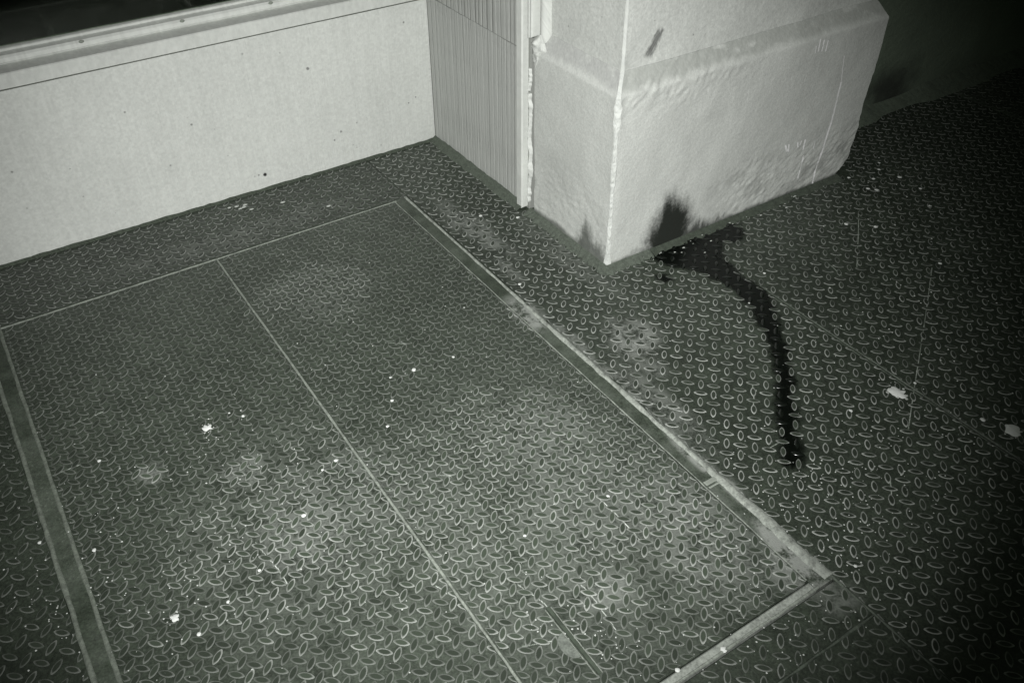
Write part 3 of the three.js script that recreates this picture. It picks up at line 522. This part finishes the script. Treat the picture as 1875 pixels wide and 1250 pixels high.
for (const [px, py, r, label] of [[1645, 719, 0.019, 'large ragged white splat lying next to the welded seam'], [1855, 788, 0.018, 'ragged white splat on the plate beyond the seam'], [380, 785, 0.012, 'ragged white splat with satellites high on the handleless leaf'], [320, 1133, 0.010, 'ragged white splat low on the handleless leaf near the rail']]) {
  const [x, z] = onFloor(px, py), o = thing('white_splat', label, 'splat', {}, [x, yAt(x, z), z]);
  part('blob', splatGeo(r, 0.8, 28), splatMat, o);
  for (let i = 0; i < 7; i++) { const a = rr(0, 6.3), d = r * rr(0.9, 1.7); part('satellite', splatGeo(r * rr(0.12, 0.3), 0.3, 8).translate(Math.cos(a) * d, 0, Math.sin(a) * d), splatDull, o); }
}
{
  const list = [];
  const add = (x, z, r) => list.push(splatGeo(r, 0.35, 6).translate(x, yAt(x, z) + (rnd() < 0.25 ? 0.0018 : 0), z));
  const burst = (px, py, sx, sy, n, r0, r1) => { for (let i = 0; i < n; i++) { const g1 = (rnd() + rnd() + rnd() - 1.5) * 1.3, g2 = (rnd() + rnd() + rnd() - 1.5) * 1.3; const q = onFloor(px + g1 * sx, py + g2 * sy); if (underPillar(...q)) continue; add(q[0], q[1], rr(r0, r1)); } };
  burst(1500, 760, 160, 160, 70, 0.0008, 0.002); burst(1750, 620, 120, 160, 50, 0.001, 0.0026); burst(1560, 930, 130, 90, 150, 0.0008, 0.0022); burst(1400, 900, 120, 110, 60, 0.0008, 0.002); burst(400, 900, 260, 200, 130, 0.0008, 0.0024); burst(450, 800, 90, 60, 40, 0.0008, 0.002); burst(1440, 1150, 150, 80, 80, 0.0008, 0.0022);
  burst(1100, 1180, 120, 60, 50, 0.0008, 0.0022); burst(90, 1050, 90, 180, 60, 0.0009, 0.0024); burst(900, 900, 300, 260, 80, 0.0007, 0.002); burst(1650, 450, 180, 150, 70, 0.001, 0.003); burst(260, 1150, 160, 90, 60, 0.0009, 0.0022); burst(1700, 900, 160, 160, 60, 0.0008, 0.0022); burst(700, 500, 300, 150, 50, 0.001, 0.0024);
  const o = cast(new THREE.Mesh(mergeGeometries(list), mat({ color: lin(0.5, 0.52, 0.49), roughness: 0.8 }))); o.name = 'white_specks'; o.userData = { label: 'tiny white specks scattered over the steel plates and hatch', kind: 'stuff', category: 'specks' }; scene.add(o);
  // crumbs of plaster at the foot of riser and pillar
  const cr = []; for (const [px, py] of [[420, 381], [433, 379], [447, 380], [460, 384], [448, 376], [518, 371], [602, 378], [440, 383]]) { const [x, z] = onFloor(px, py); cr.push(splatGeo(rr(0.004, 0.007), 0.5, 7).scale(1.5, 1.6, 0.8).translate(x, 0.002, z)); }
  for (let i = 0; i < 34; i++) { const xx = rr(1.6, 2.5), zz = ZP + 0.012 + 0.13 * rnd() * rnd(); cr.push(splatGeo(rr(0.0012, 0.004), 0.5, 6).scale(1.5, 1.4, 0.8).translate(xx, 0.004, zz)); }
  const c = cast(new THREE.Mesh(mergeGeometries(cr), splatDull)); c.name = 'plaster_crumbs'; c.userData = { label: 'small plaster crumbs lying along the wall and pillar foot', kind: 'stuff', category: 'crumbs' }; scene.add(c);
}
// ---------------------------------------------------------------- flash on its stand, behind the lens
{
  const g = thing('flash_lamp', 'lit flash head on a thin stand facing the hatch and the pillar', 'flash lamp', {}, [FLASH.x, 0, FLASH.z]);
  const black = mat({ color: lin(0.02, 0.02, 0.02), roughness: 0.5 });
  const dir = new THREE.Vector3(FLASH.aim.x - FLASH.x, -FLASH.y, FLASH.aim.z - FLASH.z).normalize();
  const head = new THREE.Group(); head.name = 'flash_head'; head.position.set(0, FLASH.y, 0); head.quaternion.setFromUnitVectors(new THREE.Vector3(0, 0, 1), dir); g.add(head);
  part('housing', bar(-0.04, 0.04, -0.028, 0.028, -0.13, -0.012, 0.005), black, head);
  part('lens', bar(-0.035, 0.035, -0.022, 0.022, -0.0115, -0.008, 0.001), mat({ color: lin(0.8, 0.8, 0.8), emissive: lin(1, 0.99, 0.96), emissiveIntensity: 2 }), head);
  part('pole', new THREE.CylinderGeometry(0.009, 0.012, FLASH.y - 0.1, 16).translate(0, (FLASH.y - 0.1) / 2 + 0.03, 0.075), black, g);
  for (let i = 0; i < 3; i++) { const a = 0.9 + i * 2.094, t = new THREE.CatmullRomCurve3([new THREE.Vector3(0, 0.45, 0.075), new THREE.Vector3(0.26 * Math.cos(a), 0.012, 0.075 + 0.26 * Math.sin(a))]); part('leg', new THREE.TubeGeometry(t, 2, 0.008, 8), black, g); }
  const s = new THREE.SpotLight(lin(1, 1, 0.985), FLASH.power, 0, THREE.MathUtils.degToRad(FLASH.angle), 1, 2);
  s.position.set(FLASH.x, FLASH.y, FLASH.z); s.target.position.set(FLASH.aim.x, 0, FLASH.aim.z); s.castShadow = true; s.shadow.mapSize.set(2048, 2048); s.shadow.radius = 1.2; s.shadow.camera.near = 0.1; s.shadow.camera.far = 12;
  scene.add(s, s.target);
}
renderer.render(scene, camera);
